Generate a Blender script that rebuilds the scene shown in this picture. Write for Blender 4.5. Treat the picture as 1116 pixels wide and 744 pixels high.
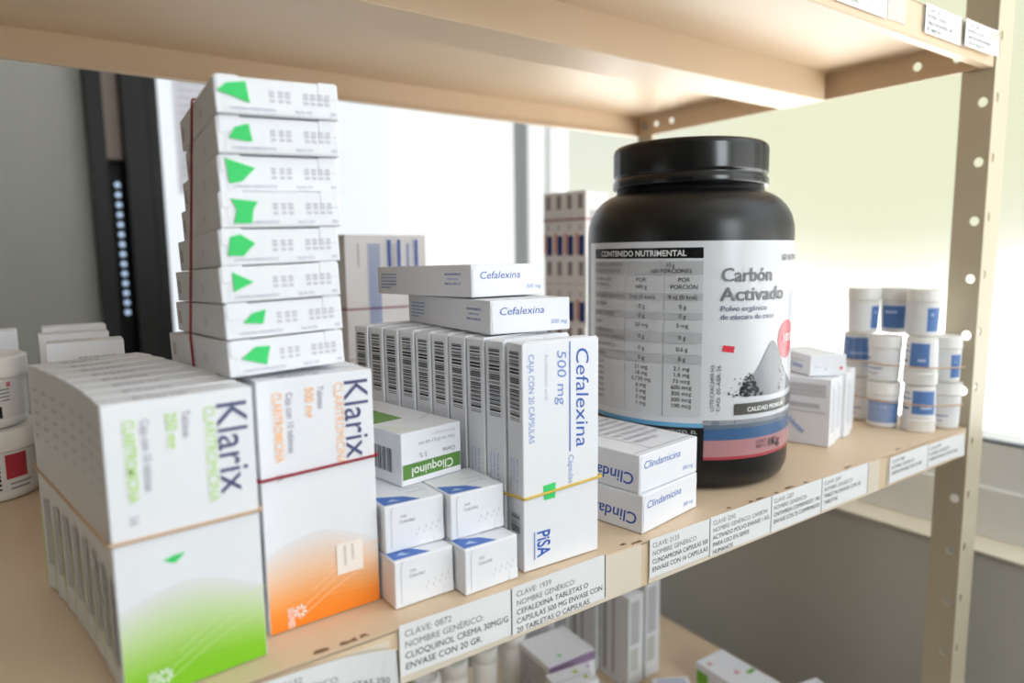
import bpy, bmesh, math, random
from mathutils import Vector, Matrix
R_ = math.radians
rnd = random.Random(7)
sc = bpy.context.scene
COL = sc.collection
for o in list(bpy.data.objects):
    bpy.data.objects.remove(o)

# ------------------------------------------------------------------ camera, light, exposure
W_PX, H_PX, F_PX = 1116.0, 744.0, 744.0


def look(vx, vz):                       # world axes in camera space, from the photo's vanishing points
    X = Vector((vx[0] - W_PX / 2, vx[1] - H_PX / 2, F_PX)).normalized()
    D = Vector((vz[0] - W_PX / 2, vz[1] - H_PX / 2, F_PX)).normalized()
    D = (D - D.dot(X) * X).normalized()
    Z = -D
    return X, Z.cross(X), Z


AX, AY, AZ = look((1620, 265), (640, 6200))
cd = bpy.data.cameras.new('camera')
cam = bpy.data.objects.new('camera', cd)
COL.objects.link(cam)
cd.sensor_width = 36.0
cd.lens = F_PX / W_PX * 36.0
cd.clip_start = 0.01
cd.dof.use_dof = True
cd.dof.focus_distance = 0.425
cd.dof.aperture_fstop = 4.6
rot = Matrix(((AX[0], -AX[1], -AX[2]), (AY[0], -AY[1], -AY[2]), (AZ[0], -AZ[1], -AZ[2])))
cam.matrix_world = Matrix.Translation((-0.7289, -0.2781, 0.1735)) @ rot.to_4x4()
sc.camera = cam

sc.view_settings.view_transform = 'Standard'
sc.view_settings.look = 'None'
sc.view_settings.exposure = 0.1
sc.view_settings.gamma = 1.0
sc.view_settings.use_curve_mapping = False
sc.cycles.use_denoising = True
sc.cycles.max_bounces = 8
sc.cycles.sample_clamp_indirect = 6

wd = bpy.data.worlds.new('world')
sc.world = wd
wd.use_nodes = True
# the blurred outdoors beyond the side window: bright ground, a soft green garden, sky above
wn = wd.node_tree
bg = wn.nodes['Background']
tcw = wn.nodes.new('ShaderNodeTexCoord')
sep = wn.nodes.new('ShaderNodeSeparateXYZ')
wn.links.new(tcw.outputs['Generated'], sep.inputs[0])
mr = wn.nodes.new('ShaderNodeMapRange')
mr.inputs[1].default_value, mr.inputs[2].default_value = -.3, .7
wn.links.new(sep.outputs[2], mr.inputs[0])
ramp = wn.nodes.new('ShaderNodeValToRGB')
el = ramp.color_ramp.elements
for z, c in ((-.29, (6.0, 6.0, 5.8)), (-.12, (3.6, 3.6, 3.5)), (-.03, (1.6, 1.6, 1.5)), (.03, (1.02, 1.02, .92)), (.10, (.86, .88, .74)), (.22, (.80, .84, .74)), (.5, (1.2, 1.3, 1.4))):
    e = el.new(z + .3)
    e.color = tuple(x / 8 for x in c) + (1,)
el.remove(el[0])
el.remove(el[-1])
wn.links.new(mr.outputs[0], ramp.inputs[0])
dt_ = wn.nodes.new('ShaderNodeVectorMath')
dt_.operation = 'DOT_PRODUCT'
cdir = Vector((math.cos(R_(27)) * math.cos(R_(10)), math.sin(R_(27)) * math.cos(R_(10)), math.sin(R_(10))))
dt_.inputs[1].default_value = cdir
wn.links.new(tcw.outputs['Generated'], dt_.inputs[0])
m2 = wn.nodes.new('ShaderNodeMapRange')
m2.interpolation_type = 'SMOOTHSTEP'
m2.inputs[1].default_value, m2.inputs[2].default_value = math.cos(R_(17)), 1.0
wn.links.new(dt_.outputs['Value'], m2.inputs[0])
mxw = wn.nodes.new('ShaderNodeMix')
mxw.data_type = 'RGBA'
wn.links.new(m2.outputs[0], mxw.inputs[0])
wn.links.new(ramp.outputs[0], mxw.inputs[6])
mxw.inputs[7].default_value = (.84 / 8, .86 / 8, .61 / 8, 1)
wn.links.new(mxw.outputs[2], bg.inputs[0])
bg.inputs[1].default_value = 8.0


def area(name, loc, target, sx, sy, power, col):
    l = bpy.data.lights.new(name, 'AREA')
    l.shape = 'RECTANGLE'
    l.size, l.size_y, l.energy, l.color = sx, sy, power, col
    o = bpy.data.objects.new(name, l)
    COL.objects.link(o)
    o.location = loc
    o.rotation_euler = (Vector(target) - Vector(loc)).to_track_quat('-Z', 'Y').to_euler()
    return o


area('daylight_from_side_window', (0.138, -0.90, 0.44), (-0.80, -0.90, 0.44), 1.3, 1.2, 5.5, (0.93, 0.96, 1.0))
area('front_fill_light', (-0.40, -1.75, 0.55), (-0.45, 0.1, 0.05), 0.5, 0.8, 11.5, (0.86, 0.94, 1.0))  # unseen fill light added behind the camera to brighten the carton fronts

# ------------------------------------------------------------------ materials


def lin(c):
    return tuple(((x / 255) / 12.92 if x / 255 <= 0.04045 else ((x / 255 + 0.055) / 1.055) ** 2.4) for x in c)


MATS = {}


def M(name, rgb, rough=0.5, spec=0.4, metal=0.0, noise=0.0, nscale=60.0, bump=0.0, emit=0.0, coat=0.0, alpha=1.0):
    if name in MATS:
        return MATS[name]
    m = bpy.data.materials.new(name)
    m.use_nodes = True
    nt = m.node_tree
    b = nt.nodes['Principled BSDF']
    c = lin(rgb) + (1,)
    b.inputs['Base Color'].default_value = c
    b.inputs['Roughness'].default_value = rough
    b.inputs['Metallic'].default_value = metal
    b.inputs['Specular IOR Level'].default_value = spec
    b.inputs['Coat Weight'].default_value = coat
    b.inputs['Alpha'].default_value = alpha
    if emit:
        b.inputs['Emission Color'].default_value = c
        b.inputs['Base Color'].default_value = tuple(x * .12 for x in c[:3]) + (1,)
        b.inputs['Emission Strength'].default_value = emit
    if noise or bump:
        tc = nt.nodes.new('ShaderNodeTexCoord')
        n = nt.nodes.new('ShaderNodeTexNoise')
        n.inputs['Scale'].default_value = nscale
        n.inputs['Detail'].default_value = 4
        nt.links.new(tc.outputs['Object'], n.inputs['Vector'])
        if noise:
            mx = nt.nodes.new('ShaderNodeMix')
            mx.data_type = 'RGBA'
            mx.inputs[6].default_value = tuple(x * (1 - noise) for x in c[:3]) + (1,)
            mx.inputs[7].default_value = tuple(min(1, x * (1 + noise * .6)) for x in c[:3]) + (1,)
            nt.links.new(n.outputs['Fac'], mx.inputs[0])
            nt.links.new(mx.outputs[2], b.inputs['Base Color'])
        if bump:
            bp = nt.nodes.new('ShaderNodeBump')
            bp.inputs['Strength'].default_value = bump
            bp.inputs['Distance'].default_value = 0.002
            nt.links.new(n.outputs['Fac'], bp.inputs['Height'])
            nt.links.new(bp.outputs[0], b.inputs['Normal'])
    MATS[name] = m
    return m


def ink(rgb, gloss=0):
    if gloss:
        return M('gloss_ink_%02x%02x%02x' % tuple(int(x) for x in rgb), rgb, 0.22, 0.5)
    return M('ink_%02x%02x%02x' % tuple(int(x) for x in rgb), rgb, 0.55, 0.25)


PAPER = M('white_carton_board', (238, 239, 244), 0.45, 0.4, noise=0.03, nscale=40)
PAPER_IN = M('raw_carton_board', (196, 184, 170), 0.8, 0.2, noise=0.06, nscale=90)
LABEL = M('label_paper', (236, 236, 235), 0.55, 0.3, noise=0.03, nscale=30)
HOLDER = M('cream_label_strip', (226, 214, 196), 0.5, 0.3, noise=0.05, nscale=25)
PAINT = M('beige_shelf_paint', (222, 198, 168), 0.42, 0.45, noise=0.06, nscale=9)
POST = M('grey_beige_post_paint', (205, 193, 168), 0.45, 0.4, noise=0.06, nscale=14)
STEEL = M('bolt_steel', (170, 168, 165), 0.3, 0.5, metal=0.9)
BLACKJAR = M('black_plastic', (16, 16, 17), 0.32, 0.5)
BLACKLID = M('black_glossy_plastic', (15, 15, 16), 0.2, 0.55)
JARLABEL = M('jar_label_film', (222, 224, 229), 0.22, 0.5)
TUB = M('white_plastic', (236, 234, 230), 0.35, 0.45)
REDBAND = M('red_rubber', (150, 28, 44), 0.55, 0.3)
TANBAND = M('tan_rubber', (205, 172, 138), 0.6, 0.3)
YELBAND = M('yellow_rubber', (222, 188, 80), 0.6, 0.3)
GREENTAG = M('green_sticker', (72, 214, 118), 0.6, 0.2)
WALLP = M('grey_wall_paint', (200, 198, 192), 0.8, 0.2, noise=0.05, nscale=6, bump=0.05)
WHITEP = M('white_wall_paint', (235, 236, 236), 0.7, 0.2, noise=0.02, nscale=6)
ALU_W = M('white_aluminium', (240, 240, 238), 0.4, 0.4, noise=0.02)
ALU_G = M('grey_aluminium', (226, 231, 236), 0.4, 0.4, noise=0.03)
SILL = M('pale_stone_sill', (232, 224, 206), 0.6, 0.3, noise=0.08, nscale=18)
BLACKF = M('black_frame', (27, 27, 28), 0.5, 0.3, noise=0.1)
PINKW = M('pinkish_wall', (170, 155, 148), 0.8, 0.2, noise=0.04)
FLOORM = M('grey_floor_tile', (150, 145, 138), 0.4, 0.4, noise=0.1, nscale=5)
K_ = ink((34, 34, 38))
GREY = ink((150, 150, 158))
LGREY = ink((196, 196, 202))

# ------------------------------------------------------------------ mesh building
_TX = {}


def glyphs(s, shear=0.0, bold=0.0):
    key = (s, shear, bold)
    if key not in _TX:
        cu = bpy.data.curves.new('lettering', 'FONT')
        cu.body = s
        cu.size = 1.0
        cu.shear = shear
        cu.offset = bold
        cu.resolution_u = 3
        o = bpy.data.objects.new('lettering', cu)
        COL.objects.link(o)
        dg = bpy.context.evaluated_depsgraph_get()
        me = o.evaluated_get(dg).to_mesh()
        vs = [(v.co.x, v.co.y) for v in me.vertices]
        fs = [tuple(p.vertices) for p in me.polygons]
        o.evaluated_get(dg).to_mesh_clear()
        bpy.data.objects.remove(o)
        bpy.data.curves.remove(cu)
        wd_ = max((v[0] for v in vs), default=0)
        _TX[key] = (vs, fs, wd_)
    return _TX[key]


class MB:
    def __init__(self):
        self.v, self.f, self.m, self.s, self.mats = [], [], [], [], []

    def mi(self, mat):
        if mat not in self.mats:
            self.mats.append(mat)
        return self.mats.index(mat)

    def add(self, vs, fs, mat, smooth=False):
        b = len(self.v)
        self.v += [tuple(p) for p in vs]
        k = self.mi(mat)
        for f in fs:
            self.f.append(tuple(b + i for i in f))
            self.m.append(k)
            self.s.append(smooth)

    def bm(self, bm, mat, mtx=None, smooth=False):
        bm.verts.ensure_lookup_table()
        vs = [(mtx @ v.co if mtx else v.co) for v in bm.verts]
        self.add(vs, [[v.index for v in f.verts] for f in bm.faces], mat, smooth)
        bm.free()

    def box(self, x0, y0, z0, x1, y1, z1, mat, bev=0.0, seg=2, mtx=None):
        bm = bmesh.new()
        bmesh.ops.create_cube(bm, size=1)
        for v in bm.verts:
            v.co = Vector((x0 + (v.co.x + .5) * (x1 - x0), y0 + (v.co.y + .5) * (y1 - y0), z0 + (v.co.z + .5) * (z1 - z0)))
        if bev:
            bmesh.ops.bevel(bm, geom=list(bm.edges), offset=bev, segments=seg, affect='EDGES', profile=0.5)
        self.bm(bm, mat, mtx)

    def lathe(self, prof, mat, n=48, cx=0, cy=0, smooth=True, mtx=None, knurl=None):
        vs, fs = [], []
        for j, (r, z) in enumerate(prof):
            for i in range(n):
                a = 2 * math.pi * i / n
                rr = r
                if knurl and j in knurl and i % 2:
                    rr = r - knurl[j]
                p = Vector((cx + rr * math.cos(a), cy + rr * math.sin(a), z))
                vs.append(mtx @ p if mtx else p)
        for j in range(len(prof) - 1):
            for i in range(n):
                k = (i + 1) % n
                fs.append((j * n + i, j * n + k, (j + 1) * n + k, (j + 1) * n + i))
        fs.append(tuple(range((len(prof) - 1) * n, len(prof) * n)))
        fs.append(tuple(reversed(range(n))))
        self.add(vs, fs, mat, smooth)

    def tube(self, pts, r, mat, n=8, closed=True):
        N = len(pts)
        P = [Vector(p) for p in pts]
        vs, fs = [], []
        for i in range(N):
            a = P[(i - 1) % N] if (closed or i) else P[i]
            b = P[(i + 1) % N] if (closed or i < N - 1) else P[i]
            t = (b - a).normalized()
            up = Vector((0, 0, 1)) if abs(t.z) < .9 else Vector((0, 1, 0))
            s = t.cross(up).normalized()
            u = s.cross(t)
            for k in range(n):
                q = 2 * math.pi * k / n
                vs.append(P[i] + r * (math.cos(q) * s + math.sin(q) * u))
        for i in range(N if closed else N - 1):
            j = (i + 1) % N
            for k in range(n):
                l = (k + 1) % n
                fs.append((i * n + k, i * n + l, j * n + l, j * n + k))
        self.add(vs, fs, mat, True)

    # printed graphics, laid on a surface by the map fm(u, v, lift)
    def prt(self, fm, items):
        for n, it in enumerate(items):
            lift = 0.00010 + 0.000012 * n
            k = it[0]
            if k == 'rect':
                _, u0, v0, u1, v1, mat = it[:6]
                ns = it[6] if len(it) > 6 else 1
                for i in range(ns):
                    a, b = u0 + (u1 - u0) * i / ns, u0 + (u1 - u0) * (i + 1) / ns
                    self.add([fm(a, v0, lift), fm(b, v0, lift), fm(b, v1, lift), fm(a, v1, lift)], [(0, 1, 2, 3)], mat)
            elif k == 'poly':
                self.add([fm(u, v, lift) for u, v in it[1]], [tuple(range(len(it[1])))], it[2])
            elif k == 'cols':            # column-sliced shape: list of (u, v_low, v_high)
                c = it[1]
                for a, b in zip(c, c[1:]):
                    self.add([fm(a[0], a[1], lift), fm(b[0], b[1], lift), fm(b[0], b[2], lift), fm(a[0], a[2], lift)], [(0, 1, 2, 3)], it[2])
            elif k == 'text':
                _, s, u, v, size, mat = it[:6]
                kw = it[6] if len(it) > 6 else {}
                vs, fs, w = glyphs(s, kw.get('shear', 0), kw.get('bold', 0))
                if kw.get('fit'):
                    sx = kw['fit'] / max(w, .01)
                    if kw.get('cap'):
                        sx = min(sx, size)
                else:
                    sx = size
                al = kw.get('al', 0)
                ca, sa = math.cos(R_(kw.get('rot', 0))), math.sin(R_(kw.get('rot', 0)))
                out = []
                for x, y in vs:
                    x, y = x * sx - al * w * sx, y * size
                    out.append(fm(u + ca * x - sa * y, v + sa * x + ca * y, lift))
                self.add(out, fs, mat)

    def build(self, name, parent=None, loc=None, rotz=None):
        me = bpy.data.meshes.new(name)
        me.from_pydata(self.v, [], self.f)
        for m in self.mats:
            me.materials.append(m)
        me.polygons.foreach_set('material_index', self.m)
        me.polygons.foreach_set('use_smooth', self.s)
        me.update()
        o = bpy.data.objects.new(name, me)
        COL.objects.link(o)
        if parent:
            o.parent = parent
        if loc:
            o.location = loc
        if rotz is not None:
            o.rotation_euler = (0, 0, rotz)
        return o


def tag(o, label=None, cat=None, group=None, kind=None):
    if label:
        o['label'] = label
    if cat:
        o['category'] = cat
    if group:
        o['group'] = group
    if kind:
        o['kind'] = kind
    return o


def empty(name, loc=(0, 0, 0), rotz=0):
    o = bpy.data.objects.new(name, None)
    o.empty_display_size = .02
    COL.objects.link(o)
    o.location = loc
    o.rotation_euler = (0, 0, rotz)
    return o


def face_map(f, w, d, h):
    return {'F': lambda u, v, e: (u, -e, v), 'L': lambda u, v, e: (-e, d - u, v), 'R': lambda u, v, e: (w + e, u, v),
            'T': lambda u, v, e: (u, v, h + e), 'K': lambda u, v, e: (w - u, d + e, v)}[f]


def carton_mb(w, d, h, prints=None, mat=None, seams=True):
    mb = MB()
    mb.box(0, 0, 0, w, d, h, mat or PAPER, 0.0006, 2)
    for f, items in (prints or {}).items():
        mb.prt(face_map(f, w, d, h), items)
    return mb


def place(o, x, y, z, th=0, rx=0, ry=0):
    z += .0004
    o.location = (x, y, z)
    o.rotation_mode = 'XYZ'
    o.rotation_euler = (R_(rx), R_(ry), R_(th))
    return o


def copy_thing(o):
    c = o.copy()
    COL.objects.link(c)
    for ch in list(o.children):
        k = ch.copy()
        COL.objects.link(k)
        k.parent = c
        for g in list(ch.children):
            q = g.copy()
            COL.objects.link(q)
            q.parent = k
    return c


def barcode(u0, v0, u1, v1, mat=None, along='u', n=26, seed=1):
    r = random.Random(seed)
    ws = [r.choice((1, 1, 2, 3)) for _ in range(n * 2 - 1)]
    tot = sum(ws)
    out, p = [], 0
    for i, a in enumerate(ws):
        if i % 2 == 0:
            q0, q1 = p / tot, (p + a) / tot
            if along == 'u':
                out.append(('rect', u0 + (u1 - u0) * q0, v0, u0 + (u1 - u0) * q1, v1, mat or K_))
            else:
                out.append(('rect', u0, v0 + (v1 - v0) * q0, u1, v0 + (v1 - v0) * q1, mat or K_))
        p += a
    return out


def lines(u0, v1, u1, dv, n, mat, th=.25, seed=3, rot=False):
    """small print too fine to read: word-length dashes"""
    r = random.Random(seed)
    out = []
    for i in range(n):
        v = v1 - i * dv
        u = u0
        end = u1 if i < n - 1 else u0 + (u1 - u0) * .6
        while u < end:
            L = (u1 - u0) * r.uniform(.06, .2)
            e = min(u + L, end)
            out.append(('rect', u, v - dv * th, e, v + dv * th, mat))
            u = e + (u1 - u0) * .025
    return out


# ------------------------------------------------------------------ the setting
FZ = -1.0
YB = 1.53


def struct(name, mb, parent=None):
    o = mb.build(name, parent)
    if parent is None:
        o['kind'] = 'structure'
    return o


m = MB()
m.box(-3.2, -3.0, FZ - .05, .35, YB + .1, FZ, FLOORM)
struct('floor', m)
m = MB()
m.box(.09, -3.0, FZ, .30, YB + .1, -.152, WALLP)
struct('wall_right', m)
m = MB()
m.box(-3.2, YB, FZ, -.592, YB + .1, 2.2, M('mid_grey_wall_paint', (158, 157, 153), .8, .2, noise=.05, nscale=6))
struct('wall_back', m)
m = MB()
m.box(-3.3, -3.0, FZ, -3.2, YB + .1, 2.2, M('dark_grey_wall_paint', (128, 126, 122), .8, .2, noise=.05, nscale=6))
struct('wall_left', m)
m = MB()
m.box(-3.3, -3.1, FZ, .30, -3.0, 2.2, WALLP)
struct('wall_front', m)
m = MB()
m.box(-3.3, -3.1, 2.2, .35, YB + .1, 2.3, WALLP)
struct('ceiling', m)
m = MB()
m.box(.086, -3.0, -.1525, .30, YB, -.149, SILL, .001)
struct('trim_1', m)                                             # the sill ledge under the side window

PANE_W = M('pane_daylight_and_frame_flare', (250, 251, 247), .6, .2, emit=.98)
PANE_G = M('frosted_pane_garden_light', (243, 244, 221), .6, .2, emit=0.97)
REAR_GLOW = M('cool_rear_glow', (240, 246, 252), .6, .2, emit=0.9)
PANE_C = bpy.data.materials.new('frosted_pane')
PANE_C.use_nodes = True
_n = PANE_C.node_tree
_t = _n.nodes.new('ShaderNodeBsdfTransparent')
_m = _n.nodes.new('ShaderNodeMixShader')
_m.inputs[0].default_value = .06
_b = _n.nodes['Principled BSDF']
_b.inputs['Base Color'].default_value = (.8, .85, .8, 1)
_b.inputs['Roughness'].default_value = .5
_n.links.new(_t.outputs[0], _m.inputs[1])
_n.links.new(_b.outputs[0], _m.inputs[2])
_n.links.new(_m.outputs[0], _n.nodes['Material Output'].inputs[0])
win = empty('window_1', (.14, .6, -.15))
win['kind'] = 'structure'


def wpart(name, mb):
    o = mb.build(name, win)
    o.location = -Vector(win.location)
    return o


m = MB()
m.box(.132, -3.0, -.149, .20, YB, -.093, ALU_W, .001)
m.box(.140, -3.0, -.093, .20, YB, -.042, ALU_W, .001)
wpart('bottom_rail', m)
m = MB()
m.box(.1395, -3.0, -.042, .150, YB, -.0395, M('grey_gasket', (112, 116, 122), .6))
wpart('gasket', m)
m = MB()
m.box(.136, .8205, -.04, .19, .8245, 2.2, ALU_G)
wpart('glazing_bar', m)
m = MB()
m.box(.140, .893, -.04, .19, .940, 2.2, ALU_G, .001)
wpart('sash_stile', m)
m = MB()
m.box(.1465, -3.0, -.042, .1525, .797, 2.2, PANE_C)
wpart('pane', m)
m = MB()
m.box(.1465, .797, -.042, .1525, .893, 2.2, PANE_W)  # white frame strip made to glow, standing in for flare
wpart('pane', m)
m = MB()
m.box(.1465, .94, -.042, .1525, YB, 2.2, PANE_W)
wpart('pane', m)

rear_glow = empty('rear_glow_panel', (-.16, YB + .03, -.15))  # pale rear wall section, made a glowing panel so it shows near white
rear_glow['kind'] = 'structure'
m = MB()
m.box(-.462, YB + .02, FZ, .15, YB + .03, 2.2, REAR_GLOW)
o = m.build('pane', rear_glow)
o.location = -Vector(rear_glow.location)

m = MB()
m.box(-.598, YB - .035, FZ, -.563, YB + .1, 2.2, BLACKF, .002)
m.box(-.530, YB - .05, FZ, -.480, YB + .1, 2.2, BLACKF, .003)
m.box(-.480, YB - .04, FZ, -.455, YB + .1, 2.2, BLACKF, .003)
m.box(-.563, YB + .05, FZ, -.530, YB + .1, 2.2, BLACKF)
struct('door_1', m)
m = MB()
bmx = [Vector((-.560, YB + .045, .375)), Vector((-.532, YB + .045, .375))]
m.box(-.563, YB + .0, .40, -.530, YB + .045, 2.2, PINKW)
struct('trim_2', m)

# notice taped to the glowing rear panel
m = MB()
m.box(-.415, YB + .012, .33, -.300, YB + .0135, .62, M('notice_paper', (226, 226, 240), .6))
m.prt(lambda u, v, e: (-.415 + u, YB + .012 - e, .33 + v), lines(.012, .26, .10, .018, 13, LGREY, .18, 5))
tag(m.build('paper_notice'), 'pale lavender paper sheet taped to the bright rear panel behind the tall stack', 'notice')

# string of light dots beside the black frame
ls = empty('light_string', (-.548, YB - .03, .055))
tag(ls, 'vertical string of pale blue glowing dots beside the black door frame', 'light')
m = MB()
m.box(-.003, .0, -.02, .003, .004, .30, BLACKF)
m.build('backing_strip', ls)
bead = MB()
bead.lathe([(.0005, -.0056), (.0042, -.0042), (.0058, 0), (.0042, .0042), (.0005, .0056)], M('light_dot', (196, 222, 252), .3, emit=.9), 12)
b0 = bead.build('light_dot', ls, (0, -.002, 0))
for i in range(1, 14):
    c = b0.copy()
    COL.objects.link(c)
    c.parent = ls
    c.location = (0, -.002, i * .0219)

# ------------------------------------------------------------------ shelving unit
unit = empty('shelving_unit', (-.45, .22, FZ))
tag(unit, 'beige metal shelving unit with perforated posts and labelled shelf edges', 'shelving')
UO = -Vector(unit.location)


def upart(name, mb, parent=None):
    o = mb.build(name, parent or unit)
    if parent is None:
        o.location = UO
    return o


def perforated(mb, s0, s1, w0, w1, holes, fm, mat, th=.0015):
    """sheet with real holes. holes: (s, w, rs, rw); fm(s, w, t)"""
    holes = sorted(holes)
    cuts = []
    for h in holes:
        cuts.append((h[0] - h[2] * 1.6, h[0] + h[2] * 1.6, h))
    n = 16
    segs, p = [], s0
    for a, b, h in cuts:
        segs.append((p, a, None))
        segs.append((a, b, h))
        p = b
    segs.append((p, s1, None))
    for a, b, h in segs:
        if b - a < 1e-6:
            continue
        if h is None:
            vs = [fm(a, w0, 0), fm(b, w0, 0), fm(b, w1, 0), fm(a, w1, 0), fm(a, w0, th), fm(b, w0, th), fm(b, w1, th), fm(a, w1, th)]
            mb.add(vs, [(0, 1, 2, 3), (7, 6, 5, 4), (0, 4, 5, 1), (3, 2, 6, 7)], mat)
            continue
        hs, hw, rs, rw = h
        inn, out = [], []
        for i in range(n):
            q = 2 * math.pi * (i + .5) / n
            c, s = math.cos(q), math.sin(q)
            inn.append((hs + rs * c, hw + rw * s))
            k = 1 / max(abs(c), abs(s))
            cc, ss = c * k, s * k
            out.append(((hs + (b - hs) * cc) if cc > 0 else (hs + (hs - a) * cc), (hw + (w1 - hw) * ss) if ss > 0 else (hw + (hw - w0) * ss)))
        vs = [fm(*p_, 0) for p_ in inn] + [fm(*p_, 0) for p_ in out] + [fm(*p_, th) for p_ in inn] + [fm(*p_, th) for p_ in out]
        fs = []
        for i in range(n):
            j = (i + 1) % n
            fs += [(i, n + i, n + j, j), (2 * n + j, 3 * n + j, 3 * n + i, 2 * n + i), (i, j, 2 * n + j, 2 * n + i)]
        for ww in (w0, w1):
            k0 = len(vs)
            vs += [fm(a, ww, 0), fm(b, ww, 0), fm(b, ww, th), fm(a, ww, th)]
            fs.append((k0, k0 + 1, k0 + 2, k0 + 3))
        # corners of the cell
        for i in range(n):
            j = (i + 1) % n
            q0, q1 = 2 * math.pi * (i + .5) / n, 2 * math.pi * (j + .5) / n
            e0, e1 = abs(math.cos(q0)) >= abs(math.sin(q0)), abs(math.cos(q1)) >= abs(math.sin(q1))
            if e0 != e1:
                cs = out[i][0] if e0 else out[j][0]
                cw = out[j][1] if e0 else out[i][1]
                k0 = len(vs)
                vs += [fm(cs, cw, 0), fm(cs, cw, th)]
                fs += [(n + i, k0, n + j), (3 * n + j, k0 + 1, 3 * n + i)]
        mb.add(vs, fs, mat)


SX0, SX1, SD = -.945, .0140, .45
PZ0, PZ1 = FZ, 0.72


def post(cx, cy, sx, sy):
    mb = MB()
    zs = [.2003 + .055 * k for k in range(-21, 10)]
    hs = [(z, .0085, .0045, .0042) for z in zs if PZ0 + .02 < z < PZ1 - .02]
    perforated(mb, PZ0, PZ1, .0016, .028, hs, lambda s, w, t: (cx + sx * t, cy + sy * w, s), POST)
    hf = [(z + .004, .009, .0045, .0026) for z in zs if PZ0 + .02 < z < PZ1 - .02]
    perforated(mb, PZ0, PZ1, 0, .034, hf, lambda s, w, t: (cx + sx * w, cy + sy * t, s), POST)
    return upart('post', mb)


post(.0152, -.0015, 1, 1)
post(.0152, .4520, 1, -1)
post(-.9465, -.0025, -1, 1)
post(-.9465, .4525, -1, -1)

LIP = .0285


def shelf(z, under=False):
    mb = MB()
    mb.box(SX0, 0, z - .0012, SX1, SD, z, PAINT)
    # front and back lips with inward returns
    mb.box(SX0, 0, z - LIP, SX1, .0012, z - .0002, PAINT, .0005, 2)
    mb.box(SX0, 0, z - LIP - .0002, SX1, .009, z - LIP + .0012, PAINT, .0005, 2)
    mb.box(SX0, SD - .0012, z - LIP, SX1, SD, z - .0002, PAINT)
    mb.box(SX0, SD - .009, z - LIP - .0002, SX1, SD, z - LIP + .001, PAINT)
    hol = [(.030, .014, .0042, .0042), (.066, .014, .0042, .0042), (.385, .014, .0042, .0042), (.413, .014, .0042, .0042)]
    perforated(mb, 0, SD, 0, LIP, hol, lambda s, w, t: (SX1 - .0004 - t, s, z - LIP + w), PAINT)
    perforated(mb, 0, SD, 0, LIP, hol, lambda s, w, t: (SX0 + .0004 + t, s, z - LIP + w), PAINT)
    if abs(z) < .01:                                            # chipped paint along the worn front edge
        CH_ = M('bare_rusty_metal', (128, 96, 70), .7, .3)
        rc = random.Random(12)
        for x0 in (-.640, -.628, -.618, -.452, -.446, -.352, -.330, -.322, -.300, -.286, -.262, -.205, -.120):
            L, y0 = rc.uniform(.004, .012), rc.uniform(.0008, .004)
            pts = [(x0 + L * t, y0 + rc.uniform(-.0006, .0008), z + .00012) for t in (0, .3, .65, 1)] + [(x0 + L * t, y0 + rc.uniform(.0014, .0030), z + .00012) for t in (.95, .6, .2)]
            mb.add(pts, [tuple(range(len(pts)))], CH_)
    sh = upart('shelf', mb)
    r = MB()
    for y0, y1 in ((.155, .205),):
        r.box(SX0 + .002, y0, z - .031, -.0015, y0 + .0012, z - .001, PAINT, .0004)
        r.box(SX0 + .002, y1, z - .031, -.0015, y1 + .0012, z - .001, PAINT, .0004)
        r.box(SX0 + .002, y0, z - .0325, -.0015, y1 + .0012, z - .030, PAINT, .0011, 3)
    r.build('rib', sh)
    b = MB()
    for y in (.4335,):
        mt = Matrix.Translation((SX1 - .0025, y, z - .0145)) @ Matrix.Rotation(R_(-90), 4, 'Y')
        b.lathe([(.001, .004), (.0052, .0035), (.006, .001), (.006, 0)][::-1], STEEL, 16, mtx=mt)
        b.build('bolt', sh)
    return sh


sh_up = shelf(.3690)
sh_mid = shelf(0.0)
sh_low = shelf(-.3700)


def holder(sh, x0, x1, z0, z1, bow=0.0):
    mb = MB()
    n = 8
    for i in range(n):
        a, b = i / n, (i + 1) / n
        ya, yb = -.0008 - bow * a * a, -.0008 - bow * b * b
        xa, xb = x0 + (x1 - x0) * a, x0 + (x1 - x0) * b
        vs = [(xa, ya, z0), (xb, yb, z0), (xb, yb, z1), (xa, ya, z1), (xa, ya + .0007, z0), (xb, yb + .0007, z0), (xb, yb + .0007, z1), (xa, ya + .0007, z1)]
        mb.add(vs, [(0, 1, 2, 3), (7, 6, 5, 4), (0, 4, 5, 1), (3, 2, 6, 7), (0, 3, 7, 4), (1, 5, 6, 2)], HOLDER)
    return mb.build('label_strip', sh)


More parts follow.
